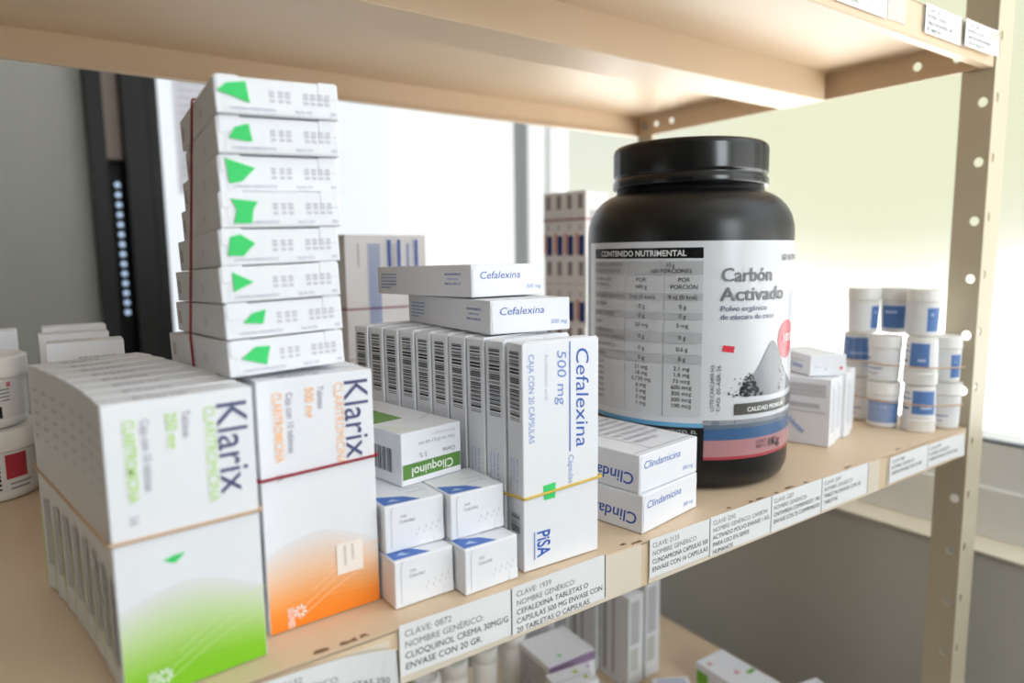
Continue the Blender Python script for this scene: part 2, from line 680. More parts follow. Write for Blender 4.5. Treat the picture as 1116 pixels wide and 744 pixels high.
def price(sh, x0, z0, x1, z1, txt, yb=-.0016, curl=0.0, sag=0.0, ts=None, tint=K_, zr=0.0):
    """paper label: z1 top; curl lifts the right end forward, sag lowers it"""
    mb = MB()
    W, H = x1 - x0, z1 - z0
    n = 12

    def fm(u, v, e):
        a = max(0, min(1, u / W))
        return (x0 + u, yb - e - curl * max(0, a - .55) ** 2 * 5 * (1.2 - v / H * .4), z0 + v - sag * a * a + zr * a)
    vs, fs = [], []
    for i in range(n + 1):
        u = W * i / n
        vs += [fm(u, 0, 0), fm(u, H, 0), fm(u, 0, -.0003), fm(u, H, -.0003)]
    for i in range(n):
        k = 4 * i
        fs += [(k, k + 4, k + 5, k + 1), (k + 3, k + 7, k + 6, k + 2), (k, k + 2, k + 6, k + 4), (k + 1, k + 5, k + 7, k + 3)]
    fs += [(0, 1, 3, 2), (4 * n, 4 * n + 2, 4 * n + 3, 4 * n + 1)]
    mb.add(vs, fs, LABEL)
    it = []
    ts = ts or H / (len(txt) + 1.2) * .92
    for i, s in enumerate(txt):
        it.append(('text', s, W * .04, H - (i + 1) * ts * 1.17 - H * .03, ts * 1.0, K_ if i not in (0, 1) else tint, {'fit': W * .92, 'cap': 1, 'bold': 0.0}))
        if i == 0 and ' ' in s:
            pass
    it.append(('rect', W - .0006, 0, W, H, K_))
    mb.prt(fm, it)
    o = mb.build('price_label', sh)
    o['label'] = 'white paper label printed with dark capital letters'
    return o


G5 = ink((120, 120, 126))
holder(sh_mid, -.6005, -.4395, -.0275, -.0005)
holder(sh_mid, -.4330, -.1560, -.0275, -.0005)
holder(sh_mid, -.1420, -.0010, -.0262, -.0045)
holder(sh_mid, -.7600, -.6050, -.0275, -.0035)
price(sh_mid, -.6720, -.0275, -.6045, -.0010, ['CLAVE: 2132', 'NOMBRE GENÉRICO:', 'CLARITROMICINA TABLETAS 250', 'MG ENVASE CON 10 TABLETAS'], curl=.006, sag=.004, yb=-.003, tint=G5, ts=.0041)
price(sh_mid, -.6005, -.0235, -.5360, .0020, ['CLAVE: 0872', 'NOMBRE GENÉRICO:', 'CLIOQUINOL CREMA 30MG/G', 'ENVASE CON 20 GR.'], zr=-.001, ts=.0047, tint=G5)
price(sh_mid, -.5358, -.0252, -.4697, .0012, ['CLAVE: 1939', 'NOMBRE GENÉRICO:', 'CEFALEXINA TABLETAS O', 'CAPSULAS 500 MG ENVASE CON', '20 TABLETAS O CAPSULAS.'], ts=.0043, zr=.0006, tint=G5)
price(sh_mid, -.4330, -.0240, -.3765, .0008, ['CLAVE: 2133', 'NOMBRE GENÉRICO', 'CLINDAMICINA CAPSULAS 300', 'ENVASE CON 16 CAPSULAS'], ts=.0044, tint=G5)
price(sh_mid, -.3763, -.0255, -.3092, .0012, ['CLAVE: 2242', 'NOMBRE GENÉRICO: CARBON', 'ACTIVADO POLVO ENVASE 1 KG', 'PARA USO EN SERES', 'HUMANOS.'], ts=.0043, tint=G5)
price(sh_mid, -.3090, -.0260, -.2445, .0012, ['CLAVE: 2207', 'NOMBRE GENÉRICO:', 'CINITAPRIDA COMPRIMIDOS 1 MG', 'ENVASE CON 25 COMPRIMIDOS'], ts=.0044, tint=G5)
price(sh_mid, -.2443, -.0250, -.1760, .0008, ['CLAVE: 2247', 'NOMBRE GENÉRICO:', 'TABLETAS ENVASE CON 20', 'TABLETAS'], ts=.0044, tint=G5)
price(sh_mid, -.1400, -.0250, -.0700, -.0020, ['CLAVE: 0801', 'NOMBRE GENÉRICO:', 'CREMA ENVASE CON 30 GR'], ts=.0044, tint=G5)
price(sh_mid, -.0698, -.0245, .0000, -.0030, ['CLAVE: 0891', 'NOMBRE GENÉRICO:', 'CREMA ENVASE CON 40 GR'], ts=.0044, curl=.003, tint=G5)
UZ = .369
holder(sh_up, -.420, -.1560, UZ - .0215, UZ + .002)
holder(sh_up, -.1270, .0060, UZ - .0215, UZ - .002, bow=.006)
price(sh_up, -.330, UZ - .0225, -.2550, UZ + .001, ['CLAVE: 1234', 'NOMBRE GENÉRICO:', 'TABLETAS 150 MG ENVASE', 'CON 20 TABLETAS'], ts=.0042, tint=G5)
price(sh_up, -.2548, -.0228 + UZ, -.1850, UZ + .001, ['CLAVE: 1233', 'NOMBRE GENÉRICO:', 'CAPSULAS ENVASE CON', '20 CAPSULAS'], ts=.0042, tint=G5)
price(sh_up, -.1260, UZ - .0225, -.0600, UZ + .0000, ['CLAVE: 2301', 'NOMBRE GENÉRICO:', 'TABLETAS ENVASE CON', '20 TABLETAS'], ts=.0042, tint=G5, yb=-.0022)
price(sh_up, -.0598, UZ - .0225, .0050, UZ - .0005, ['CLAVE: 2304', 'NOMBRE GENÉRICO:', 'TABLETAS 40 MG ENVASE', 'CON 20 TABLETAS'], ts=.0042, tint=G5, yb=-.0050, curl=.002)

# ------------------------------------------------------------------ rubber bands


def hull(pts):
    pts = sorted(set(pts))

    def half(ps):
        h = []
        for p in ps:
            while len(h) > 1 and (h[-1][0] - h[-2][0]) * (p[1] - h[-2][1]) - (h[-1][1] - h[-2][1]) * (p[0] - h[-2][0]) <= 0:
                h.pop()
            h.append(p)
        return h[:-1]
    return half(pts) + half(pts[::-1])


def loop(pts, grow, step=.006):
    """closed band path just outside the hull of 2D points, with rounded corners"""
    q = []
    for x, y in pts:
        for k in range(12):
            a = 2 * math.pi * k / 12
            q.append((round(x + grow * math.cos(a), 6), round(y + grow * math.sin(a), 6)))
    h = hull(q)
    out = []
    for i in range(len(h)):
        a, b = Vector(h[i]), Vector(h[(i + 1) % len(h)])
        n = max(1, int((b - a).length / step))
        out += [tuple(a.lerp(b, k / n)) for k in range(n)]
    return out


def band(pts3, mat, label, r=.0007, group=None):
    cx = sum(p[0] for p in pts3) / len(pts3)
    cy = sum(p[1] for p in pts3) / len(pts3)
    cz = min(p[2] for p in pts3)
    m = MB()
    m.tube([(p[0] - cx, p[1] - cy, p[2] - cz) for p in pts3], r, mat, 6)
    o = m.build('rubber_band', None, (cx, cy, cz))
    return tag(o, label, 'rubber band', group)


def foot(x, y, th, w, d):
    c, s = math.cos(R_(th)), math.sin(R_(th))
    return [(x + c * u - s * v, y + s * u + c * v) for u, v in ((0, 0), (w, 0), (w, d), (0, d))]


# ------------------------------------------------------------------ the carton with rotated brand lettering (green and orange rows)
KW, KD, KH = .0556, .0168, .1200


def mixc(a, b, t):
    return tuple(a[i] + (b[i] - a[i]) * t for i in range(3))


def klarix(hue, deep, ttop, logo=True):
    navy = ink((84, 88, 128))
    pale = ink(mixc(hue, (255, 255, 255), .35))
    it = []
    n = 16
    W, H = KW, KH
    lo = .0004
    for k in range(n):                                     # printed colour wash that deepens towards the foot
        t0, t1 = k / n, (k + 1) / n
        c = ink(mixc((232, 231, 235), mixc(hue, deep, max(0, t0 * 1.4 - .4)), min(1, (k + .5) / n * 1.25)))
        cols = []
        for i in range(13):
            u = i / 12
            top = H * (.30 + .07 * math.sin(math.pi * (u * .9 + .1)) - .05 * max(0, u - .5)) * (1 - .0 * u)
            v1 = top * (1 - t0)
            v0 = top * (1 - t1)
            cols.append((W * (.008 + .984 * u), max(lo, v0), max(lo, v1)))
        it.append(('cols', cols, c))
    wv = ink(mixc(hue, (255, 255, 255), .45))
    for q in range(3):
        c = [(W * (.25 + .06 * q + .65 * i / 10), H * (.03 + .05 * q + .14 * math.sin(i / 10 * 1.3)), H * (.033 + .05 * q + .14 * math.sin(i / 10 * 1.3))) for i in range(11)]
        it.append(('cols', c, wv))
    w_ = ink((244, 244, 246))
    cx, cy, r = W * .26, H * .065, W * .055
    for a0 in range(0, 360, 45):
        p = [(cx + r * f * math.cos(R_(a0 + g)), cy + r * f * math.sin(R_(a0 + g))) for f, g in ((.35, 0), (1, 18), (1, 40), (.35, 30))]
        it.append(('poly', p, w_))
    it.append(('text', 'SIEGFRIED', W * .155, H * .09, .0042, w_, {'rot': -90, 'fit': .010, 'bold': .01}))
    it += [('text', 'Klarix', W * .735, H * .965, .0175, navy, {'rot': -90, 'fit': H * .325}),
           ('text', 'CLARITROMICINA', W * .645, H * .955, .0062, pale, {'rot': -90, 'fit': H * .335}),
           ('text', 'Tabletas', W * .50, H * .95, .0040, GREY, {'rot': -90, 'fit': H * .09}),
           ('text', ttop, W * .395, H * .95, .0055, pale, {'rot': -90, 'fit': H * .12, 'bold': .02}),
           ('text', 'Caja con 10 tabletas', W * .235, H * .94, .0042, GREY, {'rot': -90, 'fit': H * .235}),
           ('text', 'CLARITROMICINA', W * .125, H * .945, .0058, pale, {'rot': -90, 'fit': H * .27, 'bold': .015}),
           ('text', 'S.A.', W * .125, H * .63, .0042, GREY, {'rot': -90, 'fit': H * .03})]
    side = lines(.005, KH * .9, KD - .005, .006, 5, ink((216, 216, 222)), .14, 11) + [('rect', .0004, .004, .0014, KH * .33, ink(mixc(hue, (255, 255, 255), .35)))]
    side += [('rect', .006, KH * .12, KD - .003, KH * .42, LGREY)]
    top = [('text', 'Klarix', .012, .004, .008, ink((150, 148, 160)), {}), ('rect', .002, .0152, KW - .002, .0156, LGREY)]
    return {'F': it, 'L': side, 'T': top}


def green_sticker(parent, pts, fm):
    m = MB()
    vs = [fm(u, v, .0001) for u, v in pts] + [fm(u, v, .00035) for u, v in pts]
    n = len(pts)
    m.add(vs, [tuple(range(n, 2 * n))] + [(i, (i + 1) % n, n + (i + 1) % n, n + i) for i in range(n)], GREENTAG)
    o = m.build('sticker', parent)
    o['label'] = 'small bright green sticker'
    return o


def flap(parent, w, h, fm, mat=PAPER, inset=.004, th=.0005, prints=None):
    m = MB()
    pts = [(inset * .4, .0008), (w - inset * .4, .0008), (w - inset * .3, h * .82), (w - inset, h - .0006), (inset, h - .0006), (inset * .3, h * .82)]
    n = len(pts)
    vs = [fm(u, v, 0.0001) for u, v in pts] + [fm(u, v, th) for u, v in pts]
    m.add(vs, [tuple(range(n, 2 * n))] + [(i, (i + 1) % n, n + (i + 1) % n, n + i) for i in range(n)], mat)
    if prints:
        m.prt(lambda u, v, e: fm(u, v, e + th), prints)
    return m.build('tuck_flap', parent)


# green row: nine cartons standing one behind another
gk = carton_mb(KW, KD, KH, klarix((160, 214, 74), (126, 196, 36), '250 mg')).build('medicine_carton')
ords = ['first', 'second', 'third', 'fourth', 'fifth', 'sixth', 'seventh', 'eighth', 'ninth', 'tenth']
NA = 8
a_foot = []
for k in range(NA):
    o = gk if k == 0 else copy_thing(gk)
    t = k / (NA - 1)
    if k == 0:
        x, y, th = -.7114, .0100, 5.0
    else:
        x = -.7126 - .0152 * ((k - 1) / (NA - 2)) ** 1.3
        y = .0282 + .0178 * (k - 1)
        th = 7 + 11 * (k - 1) / (NA - 2)
    place(o, x, y, 0, th)
    a_foot += foot(x, y, th, KW, KD)
    tag(o, ('white carton with a lime green foot at the front of the tan-banded row' if k == 0 else
            '%s carton back in the tan-banded row of green-footed white cartons' % ords[k]), 'carton', 'green-footed cartons in a row')
green_sticker(gk, [(KW * .31, KH * .462), (KW * .36, KH * .446), (KW * .39, KH * .444), (KW * .455, KH * .472), (KW * .38, KH * .470)], face_map('F', KW, KD, KH))
path = loop(a_foot, .0010)
band([(x, y, .0668) for x, y in path], TANBAND, 'tan rubber band around the row of green-footed white cartons')

# orange pair, with a plain carton behind it
ok = carton_mb(KW, KD, .1190, klarix((255, 168, 96), (246, 132, 34), '500 mg')).build('medicine_carton')
b_foot = []
for k in range(2):
    o = ok if k == 0 else copy_thing(ok)
    place(o, -.6510, .0286 + .0173 * k, 0, 1.7)
    b_foot += foot(-.6510, .0286 + .0173 * k, 1.7, KW, KD)
    tag(o, 'white carton with an orange foot standing beside the green-footed row' if k == 0 else 'orange-footed white carton directly behind the front orange one, under the tall stack', 'carton', 'orange-footed cartons')
m = MB()
m.box(0, 0, 0, .0135, .0002, .0155, M('translucent_sticker', (250, 238, 228), .5), 0)
m.prt(lambda u, v, e: (u, -e, v), [('text', 'PRECIO MAXIMO', .0035, .014, .0019, GREY, {'rot': -90, 'fit': .010}), ('text', 'AL PUBLICO', .0075, .014, .0019, GREY, {'rot': -90, 'fit': .008})])
o = m.build('price_sticker', ok, (KW * .60, -.0006, KH * .165))
o['label'] = 'pale rectangular sticker on the orange foot'
band([(x, y, .0745 + (x + .65) * .03) for x, y in loop(b_foot, .0010)], REDBAND, 'red rubber band around the orange-footed cartons')
m = carton_mb(.053, .05, .1150, {'F': lines(.006, .10, .045, .008, 6, LGREY)})
tag(place(m.build('medicine_carton'), -.649, .066, 0, 1.7), 'plain white carton hidden behind the orange-footed pair under the tall stack', 'carton')

# ------------------------------------------------------------------ the tall stack of eight cartons with green stickers
CW, CD, CH = .0545, .1020, .0158
ST = Matrix.Translation((-.6565, .0398, .1212)) @ Matrix.Rotation(R_(-1.69), 4, 'Y') @ Matrix.Rotation(R_(-1.9), 4, 'X')
offs = [(-.0032, -.0047, .0727), (-.0021, -.0004, .0276), (-.0027, -.0014, .0079), (-.0011, .0002, -.0072), (.0004, -.0005, -.0245), (.0026, .0048, -.0350), (.0030, .0022, -.0563), (.0031, -.0012, -.0382)]
pm = ink((206, 204, 214))
pu = ink((150, 150, 178))
it = []
for a, b in ((.24, .28), (.31, .35), (.37, .41), (.52, .56), (.58, .62), (.64, .68), (.70, .74)):
    it += [('rect', CW * (.18 + a), CH * .50, CW * (.18 + b), CH * .58, pm), ('rect', CW * (.18 + a), CH * .60, CW * (.18 + b), CH * .68, pm), ('rect', CW * (.18 + a), CH * .36, CW * (.18 + b), CH * .44, pm)]
it += [('text', 'COMPAÑIA FARMACEUTICA', CW * .10, CH * .11, .0016, pu, {'fit': CW * .36}), ('text', 'Reg. No. 0216', CW * .62, CH * .11, .0016, pu, {'fit': CW * .14}), ('text', 'SSA', CW * .92, CH * .11, .0016, pu, {'fit': CW * .05})]
sd = [('rect', CD * .05, CH * .25, CD * .12, CH * .7, ink((205, 198, 196))), ('text', '10', CD * .62, CH * .3, .006, ink((196, 190, 188)), {})]
cs = carton_mb(CW, CD, CH, {'L': sd, 'T': lines(.006, CD * .8, CW - .006, .012, 5, LGREY, .2)}).build('medicine_carton')
flap(cs, CW, CH, lambda u, v, e: (u, -e, v), inset=.009, th=.0002, prints=it)
for a, b, c in ((.001, .0100, .0005), (CW - .0095, CW - .001, .0004)):
    tabs = MB()
    tabs.box(a, -.0004, CH * .55, b, .0004, CH + c, PAPER, .0003)
    tabs.build('dust_flap', cs)
stk = [[(.28, .55), (.49, .35), (.47, .80), (.35, .72)], [(.14, .45), (.30, .38), (.33, .78), (.22, .70)], [(.10, .30), (.26, .55), (.10, .85)], [(.06, .28), (.18, .25), (.28, .60), (.17, .86), (.09, .80)],
       [(.10, .12), (.24, .12), (.26, .50), (.30, .72), (.09, .80), (.13, .5)], [(.08, .22), (.18, .28), (.29, .66), (.20, .76), (.06, .92)], [(.09, .40), (.22, .33), (.27, .34), (.25, .82), (.14, .70)], [(.02, .58), (.26, .30), (.24, .88), (.09, .80)]]
stk = [[(.10, .50), (.30, .26), (.34, .78), (.22, .80)]] + stk[1:]
pos_words = ['bottom carton of the tall green-stickered stack', 'second carton up in the tall green-stickered stack', 'third carton up in the tall green-stickered stack', 'fourth carton up in the tall green-stickered stack',
             'fifth carton up in the tall green-stickered stack', 'sixth carton up in the tall green-stickered stack', 'seventh carton up, just below the top of the green-stickered stack', 'topmost carton of the tall green-stickered stack']
for k in range(8):
    o = cs if k == 0 else copy_thing(cs)
    dx, dy, yw = offs[k]
    mt = ST @ Matrix.Translation((dx, dy, k * (CH + .0006))) @ Matrix.Rotation(yw, 4, 'Z')
    o.location = mt.to_translation()
    o.rotation_euler = mt.to_euler()
    tag(o, pos_words[k], 'carton', 'green-stickered cartons in a tall stack')
    if k == 0:
        STK0 = o
for k, o in enumerate([x for x in COL.objects if x.get('group') == 'green-stickered cartons in a tall stack']):
    green_sticker(o, [(CW * a, CH * b) for a, b in stk[k]], lambda u, v, e: (u, -e - .0005, v))
hp = []
for k in range(8):
    dx, dy, yw = offs[k]
    for u, v in ((0, 0), (CW, 0), (CW, CD), (0, CD)):
        pass
    yl = .050
    xl = dx - math.sin(yw) * (yl - dy)
    for zz in (k * (CH + .0006), k * (CH + .0006) + CH):
        hp += [(round(xl, 5), round(zz, 5)), (round(xl + CW / math.cos(yw), 5), round(zz, 5))]
band([tuple(ST @ Vector((x, .050, z))) for x, z in loop(hp, .0009)], REDBAND, 'dark red rubber band running down the side of the tall stack', r=.0006)

# ------------------------------------------------------------------ row of ten blue-lettered cartons with barcodes
DW, DD, DH = .0530, .0150, .1262
BL = ink((58, 98, 186))
BL2 = ink((120, 150, 210))
df = [('text', 'Cefalexina', DW * .69, DH * .968, .0130, BL, {'rot': -90, 'fit': DH * .455, 'shear': .12}),
      ('rect', DW * .595, DH * .50, DW * .612, DH * .995, BL),
      ('text', 'Cápsulas', DW * .585, DH * .485, .0052, BL2, {'rot': -90, 'fit': DH * .13}),
      ('text', '500 mg', DW * .44, DH * .962, .0088, BL2, {'rot': -90, 'fit': DH * .245, 'shear': .1}),
      ('text', 'Antibiótico oral', DW * .28, DH * .95, .0030, LGREY, {'rot': -90, 'fit': DH * .2}),
      ('text', 'CAJA CON 20 CÁPSULAS', DW * .075, DH * .955, .0052, BL2, {'rot': -90, 'fit': DH * .385}),
      ('text', 'PiSA', DW * .17, DH * .170, .0125, BL, {'rot': -90, 'fit': DH * .120, 'bold': .02}),
      ('rect', DW * .125, DH * .045, DW * .140, DH * .17, BL2)]
dl = barcode(DD * .22, DH * .665, DD * .82, DH * .965, K_, 'v', 30, 4) + [('text', 'Hecho en México', DD * .22, DH * .50, .0022, BL2, {'rot': -90, 'fit': DH * .14}), ('text', 'Laboratorios', DD * .42, DH * .50, .0022, BL2, {'rot': -90, 'fit': DH * .10}), ('text', 'PiSA, S.A. de C.V.', DD * .62, DH * .50, .0022, BL2, {'rot': -90, 'fit': DH * .15})]
dl += barcode(DD * .25, DH * .17, DD * .80, DH * .25, ink((110, 112, 122)), 'v', 10, 9)
dt = [('rect', DW * .03, DD * .02, DW * .97, DD * .06, LGREY)]
cef = carton_mb(DW, DD, DH, {'F': df, 'L': dl, 'T': dt}).build('medicine_carton')
tf = MB()
tf.box(.0012, .0004, DH - .0001, DW - .001, .0012, DH + .0009, PAPER, .0003)
tf.build('tuck_flap', cef)
dx_ = [-.5197, -.5208, -.5232, -.5258, -.5284, -.5312, -.5342, -.5374, -.5408, -.5444]
d_foot = []
for k in range(10):
    o = cef if k == 0 else copy_thing(cef)
    y = .0095 + .0160 * k
    th = -1.5 if k == 0 else 7 + .4 * k
    place(o, dx_[k], y, .0002, th, 0, 0)
    d_foot += foot(dx_[k], y, th, DW, DD)
    tag(o, 'front carton of the barcoded row with large blue lettering facing out' if k == 0 else '%s carton back in the barcoded row behind the blue-lettered front' % ords[k], 'carton', 'blue-lettered cartons in a barcoded row')
green_sticker(cef, [(DW * .26, DH * .305), (DW * .40, DH * .305), (DW * .41, DH * .375), (DW * .25, DH * .37)], face_map('F', DW, DD, DH))
band([(x + .001, y, .0425 + (x + .52) * .05) for x, y in loop(d_foot, .0010)], YELBAND, 'yellow rubber band around the barcoded row of cartons')

# two of the same cartons lying on the row
EW, ED, EH = .0545, .1265, .0195
ef = [('text', 'Cefalexina', EW * .10, EH * .56, .0062, BL, {'fit': EW * .56, 'shear': .15}), ('text', '500 mg', EW * .74, EH * .22, .0035, BL2, {'fit': EW * .22, 'shear': .15})]
el = [('text', 'HECHO EN MÉXICO', ED * .76, EH * .68, .0018, BL, {'fit': ED * .15, 'bold': .02}), ('text', 'LABORATORIOS', ED * .78, EH * .53, .0018, BL2, {'fit': ED * .11}), ('text', 'PISA S.A. DE C.V.', ED * .76, EH * .38, .0018, BL, {'fit': ED * .15, 'bold': .02})]
el += lines(ED * .05, EH * .72, ED * .24, EH * .12, 5, BL2, .16, 8)
lie = carton_mb(EW, ED, EH, {'L': el, 'T': lines(.006, ED * .85, EW - .006, .014, 5, LGREY, .2)}).build('medicine_carton')
flap(lie, EW, EH, lambda u, v, e: (u, -e, v), inset=.003, th=.0003, prints=ef)
place(lie, -.5165, .0440, .1282, -5.5, -.8, 0)
tag(lie, 'lower of the two blue-lettered cartons lying flat on the barcoded row', 'carton', 'cartons lying on the barcoded row')
l2 = copy_thing(lie)
place(l2, -.5150, .0660, .1484, 1.2, -1.0, 0)
tag(l2, 'upper of the two blue-lettered cartons lying flat on the barcoded row', 'carton', 'cartons lying on the barcoded row')

# ------------------------------------------------------------------ carton with blue text columns behind
FW, FD, FH = .0925, .028, .1272
ff = lines(FW * .23, FH * .92, FW * .40, .0032, 34, BL2, .2, 21)
ff = [('rect', FW * .15, FH * .74, FW * .16, FH * .93, GREY), ('rect', FW * .28 - .002, FH * .05, FW * .42, FH * .93, ink((214, 219, 234)))]
ff += lines(FW * .27, FH * .915, FW * .41, .0030, 36, BL2, .22, 21)
ff += [('rect', FW * u, FH * a, FW * (u + .035), FH * .96, BL) for u, a in ((.50, .62), (.62, .60), (.84, .60))]
ff += [('rect', FW * .74, FH * .70, FW * .76, FH * .93, BL2), ('rect', FW * .56, FH * .55, FW * .575, FH * .93, LGREY)]
rng = [(FW * .12 + .0042 * math.cos(a * .5236), FH * .085 + .0042 * math.sin(a * .5236)) for a in range(12)]
ff += [('poly', rng, ink((190, 120, 130))), ('poly', [((p[0] - FW * .12) * .7 + FW * .12, (p[1] - FH * .085) * .7 + FH * .085) for p in rng], ink((232, 231, 235)))]
fb = carton_mb(FW, FD, FH, {'F': ff}).build('medicine_carton')
place(fb, -.4660, .385, .0686, .8)
tag(fb, 'upright white carton with blue text columns behind the lying cartons', 'carton')
m = carton_mb(.098, .055, .0680, {'F': [('rect', .004, .058, .094, .064, K_)]})
tag(place(m.build('medicine_carton'), -.4680, .378, 0, .8), 'low white carton on the shelf beneath the blue-columned carton', 'carton')
band([(x, y, .0686 + .0518) for x, y in loop(foot(-.4660, .385, .8, FW, FD), .0010)], REDBAND, 'red rubber band around the blue-columned carton at the back')

# ------------------------------------------------------------------ five cream-tube cartons
GW, GH = .0335, .0245
gt = [('poly', [(.0008, .002), (GW * .62, .0008), (GW * .45, .009), (.0008, .016)], ink((84, 122, 196))), ('poly', [(GW * .12, .006), (GW * .32, .004), (GW * .24, .0085)], ink((176, 196, 228))),
      ('text', 'Crema 20 g', GW * .55, .012, .0034, LGREY, {'rot': 0, 'fit': GW * .35}), ('text', 'Dermatológica', GW * .5, .018, .003, LGREY, {'fit': GW * .42})]
gf = [('text', 'Lote', GW * .16, GH * .66, .0024, GREY, {'fit': GW * .10}), ('text', 'Caducidad', GW * .14, GH * .54, .0026, GREY, {'fit': GW * .26})]
for i, a in enumerate((.46, .58, .70, .80)):
    gf += [('rect', GW * a, GH * (.30 + .02 * i), GW * (a + .012), GH * (.37 + .02 * i), LGREY), ('rect', GW * (a - .04), GH * (.20 + .02 * i), GW * (a - .028), GH * (.26 + .02 * i), LGREY)]


def tube_carton(x, y, z, th, d, label):
    o = carton_mb(GW, d, GH, {'T': gt}).build('cream_carton')
    fl = flap(o, GW - .003, GH - .0015, lambda u, v, e: (u + .003, -e, v + .0012), inset=.0015, th=.0003, prints=gf)
    m = MB()
    m.box(GW - .0060, -.0005, 0.0004, GW - .0002, .0003, GH * .24, PAPER, .0002)
    m.build('dust_flap', o)
    place(o, x, y, z, th)
    return tag(o, label, 'carton', 'blue-topped white cream cartons')


tube_carton(-.5938, .0157, 0, 1.4, .085, 'lower left white cream carton, beside the orange-footed carton')
tube_carton(-.5588, .0068, 0, 1.9, .045, 'lower right white cream carton, beside the barcoded row')
tube_carton(-.5936, .0257, .0249, -.2, .080, 'upper left white cream carton, under the green-striped carton')
tube_carton(-.5588, .0203, .0249, .5, .036, 'upper right white cream carton, under the green-striped carton')
cw, cdp, ch = .0418, .086, .0292
grn = ink((96, 140, 70))
c5 = {'F': [('rect', .0006, .0035, cw - .0006, .0118, grn), ('text', 'Clioquinol', cw * .86, .0092, .0072, ink((240, 244, 236)), {'rot': 180, 'fit': cw * .70, 'bold': .01}),
            ('text', 'Crema', cw * .90, .0160, .0038, ink((100, 110, 96)), {'rot': 180, 'fit': cw * .22, 'shear': .1}), ('text', '3 %', cw * .42, .0165, .004, GREY, {'rot': 180}),
            ('text', 'Tubo con 20 g y caja con', cw * .90, .0226, .0028, GREY, {'rot': 180, 'fit': cw * .62}), ('text', 'Dermatológico', cw * .90, .0262, .0024, LGREY, {'rot': 180, 'fit': cw * .4})],
      'T': [('rect', .0006, .030, cw * .55, cdp - .002, ink((120, 160, 92))), ('poly', [(.0006, .004), (.016, .002), (.0006, .03)], ink((226, 230, 222))), ('text', 'Clioquinol', cw * .45, .055, .007, ink((230, 236, 224)), {'rot': 90}), ('text', 'HECHO EN MEXICO', cw * .7, .02, .003, LGREY, {'rot': 30})],
      'L': barcode(cdp * .60, ch * .22, cdp * .90, ch * .68, ink((70, 72, 80)), 'u', 24, 6)}
o = carton_mb(cw, cdp, ch, c5).build('cream_carton')
flap(o, cdp * .3, ch, lambda u, v, e: (-e, .012 - u + cdp * .2, v), inset=.003, th=.00015)
place(o, -.5735, .0462, .0498, 9.8)
tag(o, 'white carton with a green stripe and upside-down lettering lying on the cream cartons', 'carton')

# ------------------------------------------------------------------ two blue-lettered cartons by the jar
HW, HD, HH = .0650, .0980, .0245
hf = [('text', 'Clindamicina', HW * .06, HH * .62, .0068, BL, {'fit': HW * .62, 'shear': .18}), ('text', '300 mg', HW * .72, HH * .20, .0036, BL2, {'fit': HW * .20, 'shear': .18})]
hl = [('text', 'Clindamicina', HD * .965, HH * .50, .0110, BL, {'rot': 180, 'fit': HD * .62, 'shear': .12, 'bold': .01}), ('text', 'Cápsulas', HD * .4, HH * .2, .004, BL2, {'rot': 180})]
ht = [('rect', HW * .02, HD * .05, HW * .98, HD * .056, GREY), ('rect', HW * .30, HD * .05, HW * .31, HD * .95, GREY)] + lines(HW * .36, HD * .85, HW * .94, .009, 8, LGREY, .2, 31)
cl = carton_mb(HW, HD, HH, {'L': hl, 'T': ht}).build('medicine_carton')
flap(cl, HW, HH, lambda u, v, e: (u, -e, v), inset=.003, th=.0003, prints=hf)
place(cl, -.4300, .0078, 0, 9.8)
tag(cl, 'lower of two blue-lettered cartons lying in front of the black jar', 'carton', 'cartons lying beside the black jar')
l2 = copy_thing(cl)
place(l2, -.4302, .0108, .0249, 7.6)
tag(l2, 'upper of two blue-lettered cartons lying in front of the black jar', 'carton', 'cartons lying beside the black jar')

# ------------------------------------------------------------------ the black jar
JX, JY, JR = -.2884, .0969, .0805
jar = empty('supplement_jar', (JX, JY, .0004))
tag(jar, 'large black plastic jar with white printed label and screw lid', 'jar')
m = MB()
m.lathe([(.066, .0035), (.069, .0004), (.0735, .0006), (.0775, .0035), (.0798, .009), (JR, .016), (JR, .186), (.0800, .194), (.0780, .2015), (.0745, .2080), (.0695, .2135), (.0640, .2172), (.0595, .2190), (.0575, .2205), (.0572, .2330), (.050, .2335)], BLACKJAR, 96)
m.build('body', jar)
m = MB()
m.lathe([(.0560, .2235), (.0600, .2238), (.0604, .2250), (.0604, .2295), (.0598, .2305), (.0590, .2312), (.0590, .2325), (.0596, .2335), (.0600, .2350), (.0600, .2520), (.0594, .2545), (.0575, .2562), (.0550, .2565), (.0535, .2555)], BLACKLID, 200, knurl={8: .0005, 9: .0005})
m.build('lid', jar)


def jm(a, z, e):
    q = R_(a)
    r = JR + .0001 + e
    return (r * math.cos(q), r * math.sin(q), z)


m = MB()


def arc(a0, a1, z0, z1, mat):
    g = [a0] + [2 * k for k in range(int(a0 // 2) + 1, int(math.ceil(a1 / 2)))] + [a1]
    return ('cols', [(a, z0, z1) for a in g], mat)


def jt(s, a, z, size, mat, fit=None, **kw):
    """text on the jar: sizes in metres; angle per metre of arc"""
    return (s, a, z, size, mat, fit, kw)


UK = 180 / math.pi / JR


def jtext(mb, s, a, z, size, mat, fit=None, rot=0, bold=0, al=0, lift=.0009):
    vs, fs, w = glyphs(s, 0, bold)
    sx = fit / w if fit else size
    ca, sa = math.cos(R_(rot)), math.sin(R_(rot))
    out = []
    for x, y in vs:
        x, y = (x - al * w) * sx, y * size
        out.append(jm(a + (ca * x - sa * y) * UK, z + sa * x + ca * y, lift))
    mb.add(out, fs, mat)


